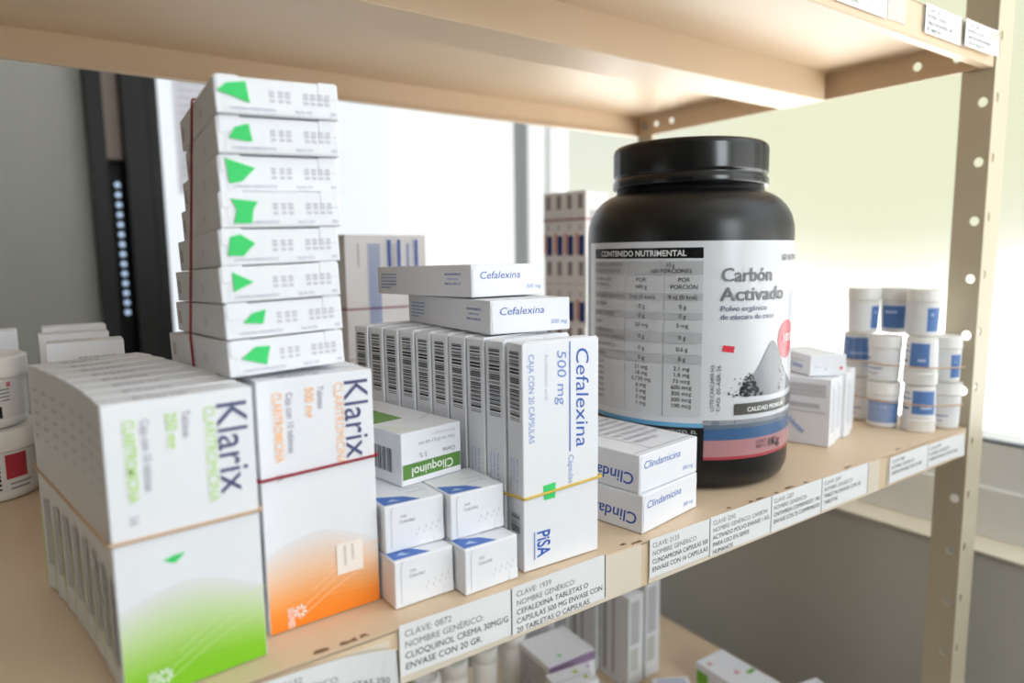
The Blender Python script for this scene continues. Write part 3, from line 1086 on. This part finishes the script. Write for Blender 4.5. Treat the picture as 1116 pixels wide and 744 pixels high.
GY = ink((120, 120, 124), 1)
DK = ink((52, 52, 56), 1)
row_d, row_l = ink((186, 187, 190), 1), ink((206, 207, 210), 1)
m.prt(jm, [arc(-207, 70, .0240, .1815, JARLABEL)])
LOW_A, LOW_B = ink((104, 116, 134), 1), ink((66, 102, 146), 1)
PINK = ink((184, 134, 138), 1)
items = [arc(-207, 70, .0468, .0533, ink((150, 160, 178), 1)), arc(-130, 70, .0450, .0500, LOW_A), arc(-207, 70, .0385, .0470, LOW_B), arc(-207, 70, .0262, .0385, PINK), arc(-207, 70, .0240, .0262, ink((176, 70, 78), 1)),
         arc(-199, -130.5, .0500, .0790, JARLABEL), arc(-207, -130.5, .0478, .0512, ink((110, 178, 220), 1)), arc(-207, -129.8, .0240, .0480, ink((24, 24, 26), 1)),
         arc(-199, -131.8, .1695, .1770, ink((18, 18, 20), 1))]
m.prt(jm, items)
rows = [(.1675, .1575, 1), (.1570, .1460, 0), (.1450, .1395, 1), (.1390, .1320, 0), (.1310, .1260, 1), (.1255, .1180, 0), (.1170, .1090, 1), (.1085, .1010, 0), (.1005, .0945, 1), (.0940, .0560, 0)]
it = []
for z1, z0, dk in rows:
    it += [arc(-199, -172.6, z0, z1, row_d if dk else row_l), arc(-172.2, -151, z0, z1, row_d if dk else row_l), arc(-150.6, -131.8, z0, z1, row_d if dk else row_l)]
it += [arc(-114.3, -50, .0568, .0652, ink((88, 86, 82), 1))]
m.prt(lambda a, z, e: jm(a, z, e + .00025), it)
jtext(m, 'CONTENIDO NUTRIMENTAL', -165.5, .1712, .0058, ink((236, 236, 238), 1), .0715, bold=.02, al=.5, lift=.0010)
jtext(m, 'TAMAÑO DE LA PORCIÓN', -197, .1640, .0036, GY, .031)
jtext(m, 'PORCIONES POR ENVASE', -197, .1595, .0036, GY, .030)
jtext(m, '10 g', -150, .1635, .0040, DK, .006)
jtext(m, '100 PORCIONES', -158, .1592, .0042, DK, .029)
jtext(m, 'INFORMACIÓN', -197, .1530, .0036, GY, .020)
jtext(m, 'NUTRIMENTAL', -197, .1488, .0036, GY, .019)
for s, a, z in (('POR', -163, .1530), ('100 g', -163, .1480), ('POR', -141, .1530), ('PORCIÓN', -141, .1480)):
    jtext(m, s, a, z, .0042, DK, al=.5, lift=.0010)
for s, z in (('CONTENIDO ENERGÉTICO', .1408), ('PROTEÍNAS', .1345), ('GRASAS TOTALES', .1275), ('SODIO', .1205), ('CARBOHIDRATOS', .1138), ('(HIDRATOS DE CARBONO)', .1100), ('FIBRA DIETÉTICA', .1035), ('AZÚCARES', .0965)):
    jtext(m, s, -197, z, .0036, GY, min(.034, len(s) * .0017))
for q, (s1, s2, z) in enumerate((('0 kJ (0 kcal)', '0 kJ (0 kcal)', .1408), ('0 g', '0 g', .1340), ('0 g', '0 g', .1272), ('50 mg', '5 mg', .1205), ('0 g', '0 g', .1120), ('0 g', '0.6 g', .1035), ('0 g', '0 g', .0965), ('21 mg', '2.1 mg', .0895), ('18 mg', '1.8 mg', .0850), ('0.730 mg', '73 mcg', .0805), ('6 mg', '600 mcg', .0760), ('3 mg', '300 mcg', .0715), ('3 mg', '300 mcg', .0670), ('1 mg', '100 mcg', .0625))):
    jtext(m, s1, -162.5, z, .0042, DK, al=.5, lift=.0010)
    jtext(m, s2, -141.5, z, .0042, DK, al=.5, lift=.0010)
for q in range(7):
    jtext(m, ('CALCIO', 'HIERRO', 'FÓSFORO', 'COBRE', 'ZINC', 'MANGANESO', 'SELENIO')[q], -197, .0895 - .0045 * q, .0034, GY, .012)
jtext(m, 'ESTE PRODUCTO NO ES UN MEDICAMENTO, EL', -205, .0436, .0034, ink((214, 214, 216), 1), .1010)
jtext(m, 'CONSUMO DE ESTE PRODUCTO ES RESPONSABILIDAD', -205, .0392, .0030, ink((160, 160, 164), 1), .1010)
jtext(m, 'DE QUIEN LO RECOMIENDA Y DE QUIEN LO USA', -205, .0350, .0030, ink((150, 150, 154), 1), .0950)
CG = ink((112, 112, 116), 1)
jtext(m, 'Carbón', -123, .1530, .0135, CG, .0420, bold=.012)
jtext(m, 'Activado', -123.2, .1395, .0135, CG, .0575, bold=.012)
SL = ink((96, 104, 128), 1)
jtext(m, 'Polvo orgánico', -123, .1322, .0052, SL, .0375, bold=.01)
jtext(m, 'de cáscara de coco', -123, .1262, .0052, SL, .0455, bold=.01)
jtext(m, 'SEI NUTRIMENTAL', -84.5, .1672, .0062, DK, .045, bold=.01)
it = [('poly', [(-121.6, .1035), (-115.4, .1022), (-114.9, .1068), (-121.0, .1080)], ink((226, 58, 76), 1))]
m.prt(lambda a, z, e: jm(a, z, e + .0003), it)
n_ = 20
cc = []
for i in range(n_ + 1):
    u = -1 + 2 * i / n_
    hgt = .0145 * math.sqrt(max(0, 1 - u * u))
    cc.append((-75.2 + u * 10.3, .1085 - hgt, .1085 + hgt))
m.prt(lambda a, z, e: jm(a, z, e + .0003), [('cols', cc, ink((226, 96, 108), 1))])
jtext(m, '100%', -75.2, .1070, .0085, ink((246, 240, 240), 1), .017, bold=.02, al=.5, lift=.0010)
# heap of grey powder with black crumbs printed on the label
prof = [(-113, .001), (-110, .004), (-107.5, .009), (-105, .012), (-102, .018), (-99, .024), (-96, .031), (-93, .037), (-90.5, .0400), (-88, .0385), (-85, .033), (-82, .026), (-79, .019), (-75, .013), (-70, .008), (-64, .003)]
m.prt(lambda a, z, e: jm(a, z, e + .0005), [('cols', [(a, .0705 - .0012 * math.sin((a + 113) / 49 * 3.1), .0705 + t * .97) for a, t in prof if a > -109], ink((142, 144, 150), 1))])
rr = random.Random(5)
cr = []
for i in range(150):
    a = rr.gauss(-106, 3.6)
    top = .0165 * math.exp(-((a + 106) / 5) ** 2)
    z = .0705 + rr.random() * max(top, .002)
    s = rr.uniform(.35, 1.0)
    cr.append(('poly', [(a - s * .9, z - .0008 * s), (a + s * .8, z - .0010 * s), (a + s * .6, z + .0010 * s), (a - s * .5, z + .0009 * s)], ink((38, 38, 42), 1)))
for i in range(40):
    a = rr.uniform(-84, -78)
    z = .0715 + rr.random() * (.024 if a > -82 else .02)
    s = rr.uniform(.3, .7)
    cr.append(('poly', [(a - s * .7, z - .0010 * s), (a + s * .6, z - .0012 * s), (a + s * .5, z + .0012 * s), (a - s * .4, z + .0010 * s)], ink((50, 50, 56), 1)))
for i in range(14):
    a = rr.uniform(-118, -110)
    z = .072 + rr.random() * .012
    s = rr.uniform(.2, .5)
    cr.append(('poly', [(a - s, z - .0008 * s), (a + s, z - .0008 * s), (a + s * .6, z + .001 * s), (a - s * .7, z + .001 * s)], ink((38, 38, 42), 1)))
m.prt(lambda a, z, e: jm(a, z, .0007), cr)
jtext(m, 'CALIDAD PREMIUM', -107, .0590, .0046, ink((240, 240, 240), 1), .040, bold=.025, lift=.0010)
jtext(m, 'LOTE:CARC2404-H3', -125.2, .0600, .0038, DK, .0335, rot=90)
jtext(m, 'CAD: 05-ABR-26', -122.0, .0600, .0038, DK, .0335, rot=90)
jtext(m, 'CONT.', -100.6, .0343, .0036, DK, .0105, bold=0, lift=.0010)
jtext(m, 'NETO', -100.6, .0305, .0036, DK, .0100, bold=0, lift=.0010)
jtext(m, '1Kg', -92.6, .0304, .0090, DK, .0165, bold=.008, lift=.0010)
o = m.build('label', jar)
o['label'] = 'printed white label with nutrition table, grey heading and blue and pink foot'

# ------------------------------------------------------------------ thin cartons stacked behind the jar
TW, TD, TH = .045, .0174, .0838
tl = [('rect', TD * .30, TH * .74, TD * .72, TH * .95, ink((150, 144, 156))), ('rect', TD * .10, TH * .60, TD * .9, TH * .615, LGREY), ('rect', TD * .34, TH * .04, TD * .86, TH * .34, ink((48, 62, 128))), ('rect', TD * .06, TH * .06, TD * .28, TH * .38, ink((222, 140, 112))), ('rect', TD * .38, TH * .42, TD * .6, TH * .5, LGREY)]
tc = carton_mb(TW, TD, TH, {'L': tl, 'F': [('rect', .008, .03, .036, .06, LGREY)]}).build('medicine_carton')
first = True
tier = ['bottom', 'middle', 'top']
for t in range(3):
    for k in range(4):
        o = tc if first else copy_thing(tc)
        first = False
        place(o, -.1560 - .0028 * k + (.001 if t == 1 else 0), .372 + .0178 * k, t * .0842, 9)
        tag(o, '%s carton from the jar in the %s tier of thin cartons behind the jar' % (['nearest', 'second', 'third', 'fourth'][k], tier[t]), 'carton', 'thin navy-striped cartons stacked behind the jar')
band([(x, y, .1684 + .049) for x, y in loop(foot(-.156, .372, 9, TW, .0712), .0010)], REDBAND, 'red rubber band around the top tier of thin cartons behind the jar')

# ------------------------------------------------------------------ small white cartons right of the jar
KBW, KBD, KBH = .055, .0205, .0610
kf = [('rect', .004, .044, .051, .056, ink((206, 204, 204)))] + lines(.006, .0535, .048, .0042, 3, LGREY, .22, 41) + [('rect', .004, .030, .051, .0305, GREY), ('rect', .018, .034, .046, .038, LGREY), ('text', 'Tabletas', .012, .025, .0075, ink((150, 186, 232)), {'rot': -38, 'bold': .02})]
kb = carton_mb(KBW, KBD, KBH, {'F': kf, 'R': [('rect', KBD * .3, .012, KBD * .42, .054, LGREY), ('rect', KBD * .6, .012, KBD * .68, .05, ink((180, 196, 226)))]}).build('medicine_carton')
dirx, diry = math.cos(R_(13.4)), math.sin(R_(13.4))
fx, fy = -.1604, .0423
for k in range(4):
    o = kb if k == 0 else copy_thing(kb)
    ox, oy = fx + dirx * k * .0212, fy + diry * k * .0212 + (0, .002, -.001, .003)[k]
    th = -76.6
    place(o, ox - KBW * math.cos(R_(th)), oy - KBW * math.sin(R_(th)), 0, th)
    tag(o, 'white carton nearest the jar in the short row beside the white tubs' if k == 0 else '%s small white carton counting from the jar, beside the tubs' % ords[k], 'carton', 'small white cartons right of the jar')
kt = carton_mb(.0350, .062, .0190, {'L': [('text', 'Tabletas', .030, .006, .0060, ink((130, 150, 205)), {'bold': .02}), ('rect', .004, .012, .05, .0128, LGREY)], 'F': [('poly', [(.030 + .0016 * math.cos(a), .0068 + .0016 * math.sin(a)) for a in [i * .785 for i in range(8)]], ink((240, 96, 110))), ('rect', .0150, .005, .0158, .007, GREY), ('rect', .004, .008, .010, .0086, LGREY)]})
tag(place(kt.build('medicine_carton'), -.1625, .0618, .0618, -28), 'small white carton with a red dot lying on top of the short row', 'carton')

# ------------------------------------------------------------------ white tubs with blue labels
TBH = .0448


def tub(x, y, z, spin, flip, label, lean=(0, 0), blue=(-60, 60), band_lo=False):
    root = empty('cream_tub', (x, y, z))
    b = MB()
    prof = [(.0122, 0), (.0132, .0008), (.0142, .030), (.0143, .0335), (.0130, .034)]
    b.lathe(prof, TUB, 40)
    body = b.build('body', root)
    ld = MB()
    ld.lathe([(.0140, .0325), (.0150, .0328), (.0152, .0345), (.0149, .0355), (.0150, .0440), (.0147, .0448), (.0120, .0448)], TUB, 48, knurl={3: .0002, 4: .0002})
    ld.build('lid', root)
    lb = MB()

    def tm(a, v, e):
        q = R_(a)
        r = .0132 + .0010 * (v - .0008) / .029 + .0001 + e
        return (r * math.cos(q), r * math.sin(q), v)
    bb = ink((96, 132, 190))
    its = [('rect', -180, .003, 180, .0300, ink((234, 234, 236)), 48), ('rect', blue[0], .005, blue[1], .0275, bb, 20), ('rect', blue[1] + 6, .0125, blue[1] + 100, .0138, ink((110, 130, 180)), 14), ('rect', blue[1] + 10, .0215, blue[1] + 45, .0235, ink((90, 94, 110)), 6), ('rect', blue[1] + 10, .0180, blue[1] + 60, .0192, LGREY, 6), ('rect', blue[1] + 10, .0075, blue[1] + 80, .0086, GREY, 8), ('rect', blue[0] + 14, .0200, blue[1] - 30, .0222, ink((196, 210, 236)), 6)]
    lb.prt(tm, its)
    o = lb.build('label', root)
    o['label'] = 'white wrap label with a blue panel'
    if flip:
        root.location.z += TBH
        root.rotation_euler = (math.pi + R_(lean[0]), R_(lean[1]), R_(spin))
    else:
        root.rotation_euler = (R_(lean[0]), R_(lean[1]), R_(spin))
    return tag(root, label, 'tub', 'white tubs with blue labels')


ZM, ZT = TBH + .0012, 2 * TBH + .0020
CAMAZ = -153
tub(-.0425, .0545, .0004, -156, False, 'bottom tub with a blue front under the tan band, left of the upside-down one', blue=(-70, 75))
tub(-.0318, .0257, .0004, -132, True, 'upside-down tub at the front of the bottom tier', blue=(-40, 48))
tub(-.0004, .0165, .0004, 60, False, 'bottom tub closest to the perforated post')
tub(-.0300, .0860, .0004, 60, False, 'bottom tub at the back, peeking out beside the small white cartons')
tub(-.0420, .0555, ZM, 40, False, 'middle-tier tub with its lid up, left of the upside-down blue one')
tub(-.0318, .0262, ZM, -165, True, 'upside-down tub with blue panel at the front of the middle tier', blue=(-38, 32))
tub(-.0006, .0180, ZM, -112, False, 'middle-tier tub with its lid up, closest to the perforated post', lean=(2, 0), blue=(-22, 25))
tub(-.0300, .0890, ZM, -155, True, 'upside-down middle-tier tub at the back with a blue band')
tub(-.0400, .0800, ZT, -98, False, 'top-tier tub at the left, over the small white cartons', blue=(-24, 30))
tub(-.0150, .0600, ZT, -160, False, 'top-tier tub in the middle, half hidden behind its neighbours', blue=(-50, 40))
tub(-.0255, .0300, ZT, -112, False, 'top-tier tub at the right, nearest the perforated post', blue=(-28, 25))
tb = [(-.0425, .0545), (-.0318, .0257), (-.0004, .0165), (-.0300, .0860)]


def ring(cs, r):
    return [(round(x + r * math.cos(a * .39), 5), round(y + r * math.sin(a * .39), 5)) for x, y in cs for a in range(16)]


band([(x, y, .0262 - (x + .03) * .06) for x, y in loop(ring(tb, .0152), .0008)], TANBAND, 'tan rubber band around the bottom tier of white tubs')
band([(x, y, ZM + .0165 - (x + .03) * .05) for x, y in loop(ring([(-.0420, .0555), (-.0318, .0262), (-.0006, .0180), (-.030, .089)], .0155), .0008)], TANBAND, 'tan rubber band around the middle tier of white tubs')

# ------------------------------------------------------------------ left background: two large tubs and standing cartons


def big_tub(x, y, z, label, spin, kind):
    root = empty('ointment_tub', (x, y, z), R_(spin))
    b = MB()
    b.lathe([(.0365, 0), (.0390, .0015), (.0395, .008), (.0395, .036), (.0385, .037), (.034, .0372)], TUB, 64)
    b.build('body', root)
    ld = MB()
    ld.lathe([(.0390, .0365), (.0418, .0368), (.0420, .0380), (.0420, .0500), (.0412, .0512), (.0395, .0520), (.036, .0520)], TUB, 64)
    ld.build('lid', root)
    lb = MB()

    def tm(a, v, e):
        q = R_(a)
        r = .0396 + e
        return (r * math.cos(q), r * math.sin(q), v)
    its = [('rect', -150, .007, 60, .0345, ink((224, 222, 220)), 40)]
    if kind == 0:
        its += [('rect', -40, .008, 8, .0165, ink((34, 34, 36)), 12)]
        for q in range(4):
            its += [('rect', -40, .0200 + q * .0026, 18, .0212 + q * .0026, GREY, 10)]
        its += [('rect', 15, .030, 20, .0335, ink((210, 120, 130)), 1)]
    else:
        for q in range(7):
            its += [('rect', -45, .009 + q * .0032, -8, .0105 + q * .0032 + (q % 3) * .0004, ink((40, 40, 44)), 10)]
        its += [('rect', -3, .016, 20, .0340, ink((178, 52, 70)), 6), ('poly', [(4, .018), (17, .0175), (20, .030), (0, .026)], ink((58, 178, 92))), ('rect', 0, .008, 22, .0095, GREY, 5), ('rect', 0, .0115, 24, .013, GREY, 5)]
    lb.prt(tm, its)
    lb.build('label', root)
    return tag(root, label, 'tub', 'large white tubs stacked at the shelf rear')


big_tub(-.7710, .3600, 0.0004, 'lower large white tub with barcode and a red and green mark', -60, 1)
big_tub(-.7760, .3610, .0530, 'upper large white tub with a black label strip', -60, 0)
m = carton_mb(.060, .028, .1170, {'F': lines(.006, .10, .05, .008, 5, LGREY)})
tag(place(m.build('medicine_carton'), -.8000, .410, 0, 0), 'pale carton standing behind the large white tubs', 'carton')
sc_ = carton_mb(.0450, .0225, .1190, {'F': lines(.018, .108, .040, .005, 3, LGREY, .2, 51), 'L': [('rect', .002, .062, .012, .114, ink((104, 62, 140)))]})
s0 = sc_.build('medicine_carton')
for k, (x, y, z, lab) in enumerate(((-.7230, .262, 0, 'grey-white carton standing just behind the green-footed row'), (-.7260, .330, 0, 'carton with a purple side stripe, second behind the green-footed row'), (-.7225, .395, 0, 'rearmost of three upright cartons behind the green-footed row'))):
    o = s0 if k == 0 else copy_thing(s0)
    place(o, x, y, z, (-2, 0, 1)[k])
    tag(o, lab, 'carton', 'upright cartons behind the green-footed row')

# ------------------------------------------------------------------ lower shelf
LZ = -.3700


def bottle(x, y, label, dot=None, h=.075):
    root = empty('white_bottle', (x, y, LZ + .0004))
    b = MB()
    b.lathe([(.0135, 0), (.0150, .001), (.0152, .003), (.0152, h - .022), (.0140, h - .016), (.0115, h - .014)], TUB, 40)
    b.build('body', root)
    c = MB()
    c.lathe([(.0145, h - .0165), (.0158, h - .016), (.0160, h - .0015), (.0150, h), (.0135, h), (.0130, h - .0012)], TUB, 60, knurl={1: .0003, 2: .0003})
    c.build('cap', root)
    if dot:
        d = MB()
        d.add([(.0052 * math.cos(i * .9) * (1 if i % 2 else .75), .0052 * math.sin(i * .9) * (1 if i % 2 else .8), h + .0004) for i in range(7)] + [(.0052 * math.cos(i * .9) * (1 if i % 2 else .75), .0052 * math.sin(i * .9) * (1 if i % 2 else .8), h - .0011) for i in range(7)], [tuple(range(7))] + [(i, (i + 1) % 7, 7 + (i + 1) % 7, 7 + i) for i in range(7)], GREENTAG)
        k = d.build('sticker', root)
        k['label'] = 'small bright green sticker'
    return tag(root, label, 'bottle', 'white bottles on the lower shelf')


bottle(-.3583, .3725, 'white bottle with a green dot on its cap, lower shelf', True)
bottle(-.3139, .3758, 'white bottle between the green-dotted one and the purple-sided carton')
bottle(-.2693, .3792, 'white bottle touching the view of the purple-sided carton, lower shelf', h=.077)
bottle(-.3990, .3650, 'white bottle half hidden left of the green-dotted bottle')

lv = ink((150, 128, 160))
m = carton_mb(.0690, .0640, .0700, {'F': [('rect', .0005, .0580, .0685, .0695, lv)] + [('rect', .006 + .012 * i, .004, .011 + .012 * i, .056, ink((190, 170, 196))) for i in range(5)], 'L': lines(.006, .06, .058, .006, 8, GREY, .25, 61), 'T': [('poly', [(.022, .012), (.026, .010), (.028, .015), (.023, .016)], GREENTAG)]})
tag(place(m.build('medicine_carton'), -.2745, .3006, LZ, -3), 'carton with a mauve striped front and grey printed side on the lower shelf', 'carton')
m = carton_mb(.060, .045, .0660, {'F': lines(.006, .058, .05, .006, 6, LGREY)})
tag(place(m.build('medicine_carton'), -.255, .392, LZ, -3), 'pale blue-grey carton behind the mauve striped carton', 'carton')
gy = ink((176, 200, 60))
m = carton_mb(.050, .0340, .0720, {'T': [('poly', [(.030, .022), (.035, .020), (.037, .026), (.031, .027)], gy), ('poly', [(.036, .008), (.041, .007), (.042, .013), (.037, .013)], gy), ('rect', .002, .015, .048, .0158, GREY)]})
tag(place(m.build('medicine_carton'), -.2930, .2560, LZ, -8), 'white carton with two yellow-green dots on top, in front of the mauve one', 'carton')
# tall grey-white cartons with green edge lines
gn = ink((96, 136, 84))
tall = carton_mb(.0290, .0480, .1210, {'F': [('rect', .0004, .0006, .0020, .1200, gn), ('rect', .006, .055, .022, .112, LGREY), ('rect', .006, .02, .02, .05, ink((206, 208, 200)))], 'L': [('rect', .006, .01, .012, .115, ink((178, 172, 174))), ('rect', .022, .01, .026, .115, ink((190, 176, 182)))]}).build('medicine_carton')
spots = [(-.1560, .2930, LZ, 'tall grey carton with a green edge at the front of the lower shelf row', 1.0), (-.1245, .2945, LZ, 'taller grey carton with a green edge, right end of the lower shelf row', 1.09),
         (-.1640, .3440, LZ, 'tall carton directly behind the green-edged front one, lower shelf', 1.0), (-.1720, .3940, LZ, 'rearmost tall carton with shaded side on the lower shelf', 1.0)]
for k, (x, y, z, lab, s) in enumerate(spots):
    o = tall if k == 0 else copy_thing(tall)
    place(o, x, y, z, 2)
    o.scale = (1, 1, s)
    tag(o, lab, 'carton', 'tall grey cartons on the lower shelf')
pk = ink((220, 130, 138))
m = carton_mb(.0500, .0950, .0290, {'T': [('poly', [(.006, .080), (.014, .078), (.012, .086)], pk), ('rect', .034, .040, .047, .046, ink((120, 180, 90))), ('poly', [(.020, .050), (.028, .048), (.026, .056)], pk)], 'L': [('rect', .002, .002, .020, .020, ink((120, 180, 60)))], 'F': lines(.006, .022, .044, .005, 3, LGREY)})
tag(place(m.build('medicine_carton'), -.0800, .1560, LZ, -2), 'white carton with pink and green marks lying at the right of the lower shelf', 'carton')
m = carton_mb(.045, .040, .0300, {'T': lines(.006, .034, .040, .007, 4, BL2, .2)})
tag(place(m.build('medicine_carton'), -.1690, .2240, LZ, -30), 'small white carton corner below the tall green-edged cartons', 'carton')
m = carton_mb(.045, .050, .0330, {'T': lines(.006, .040, .040, .007, 5, GREY, .2)})
tag(place(m.build('medicine_carton'), -.0450, .1000, LZ, -12), 'white carton barely showing near the foot of the perforated post', 'carton')
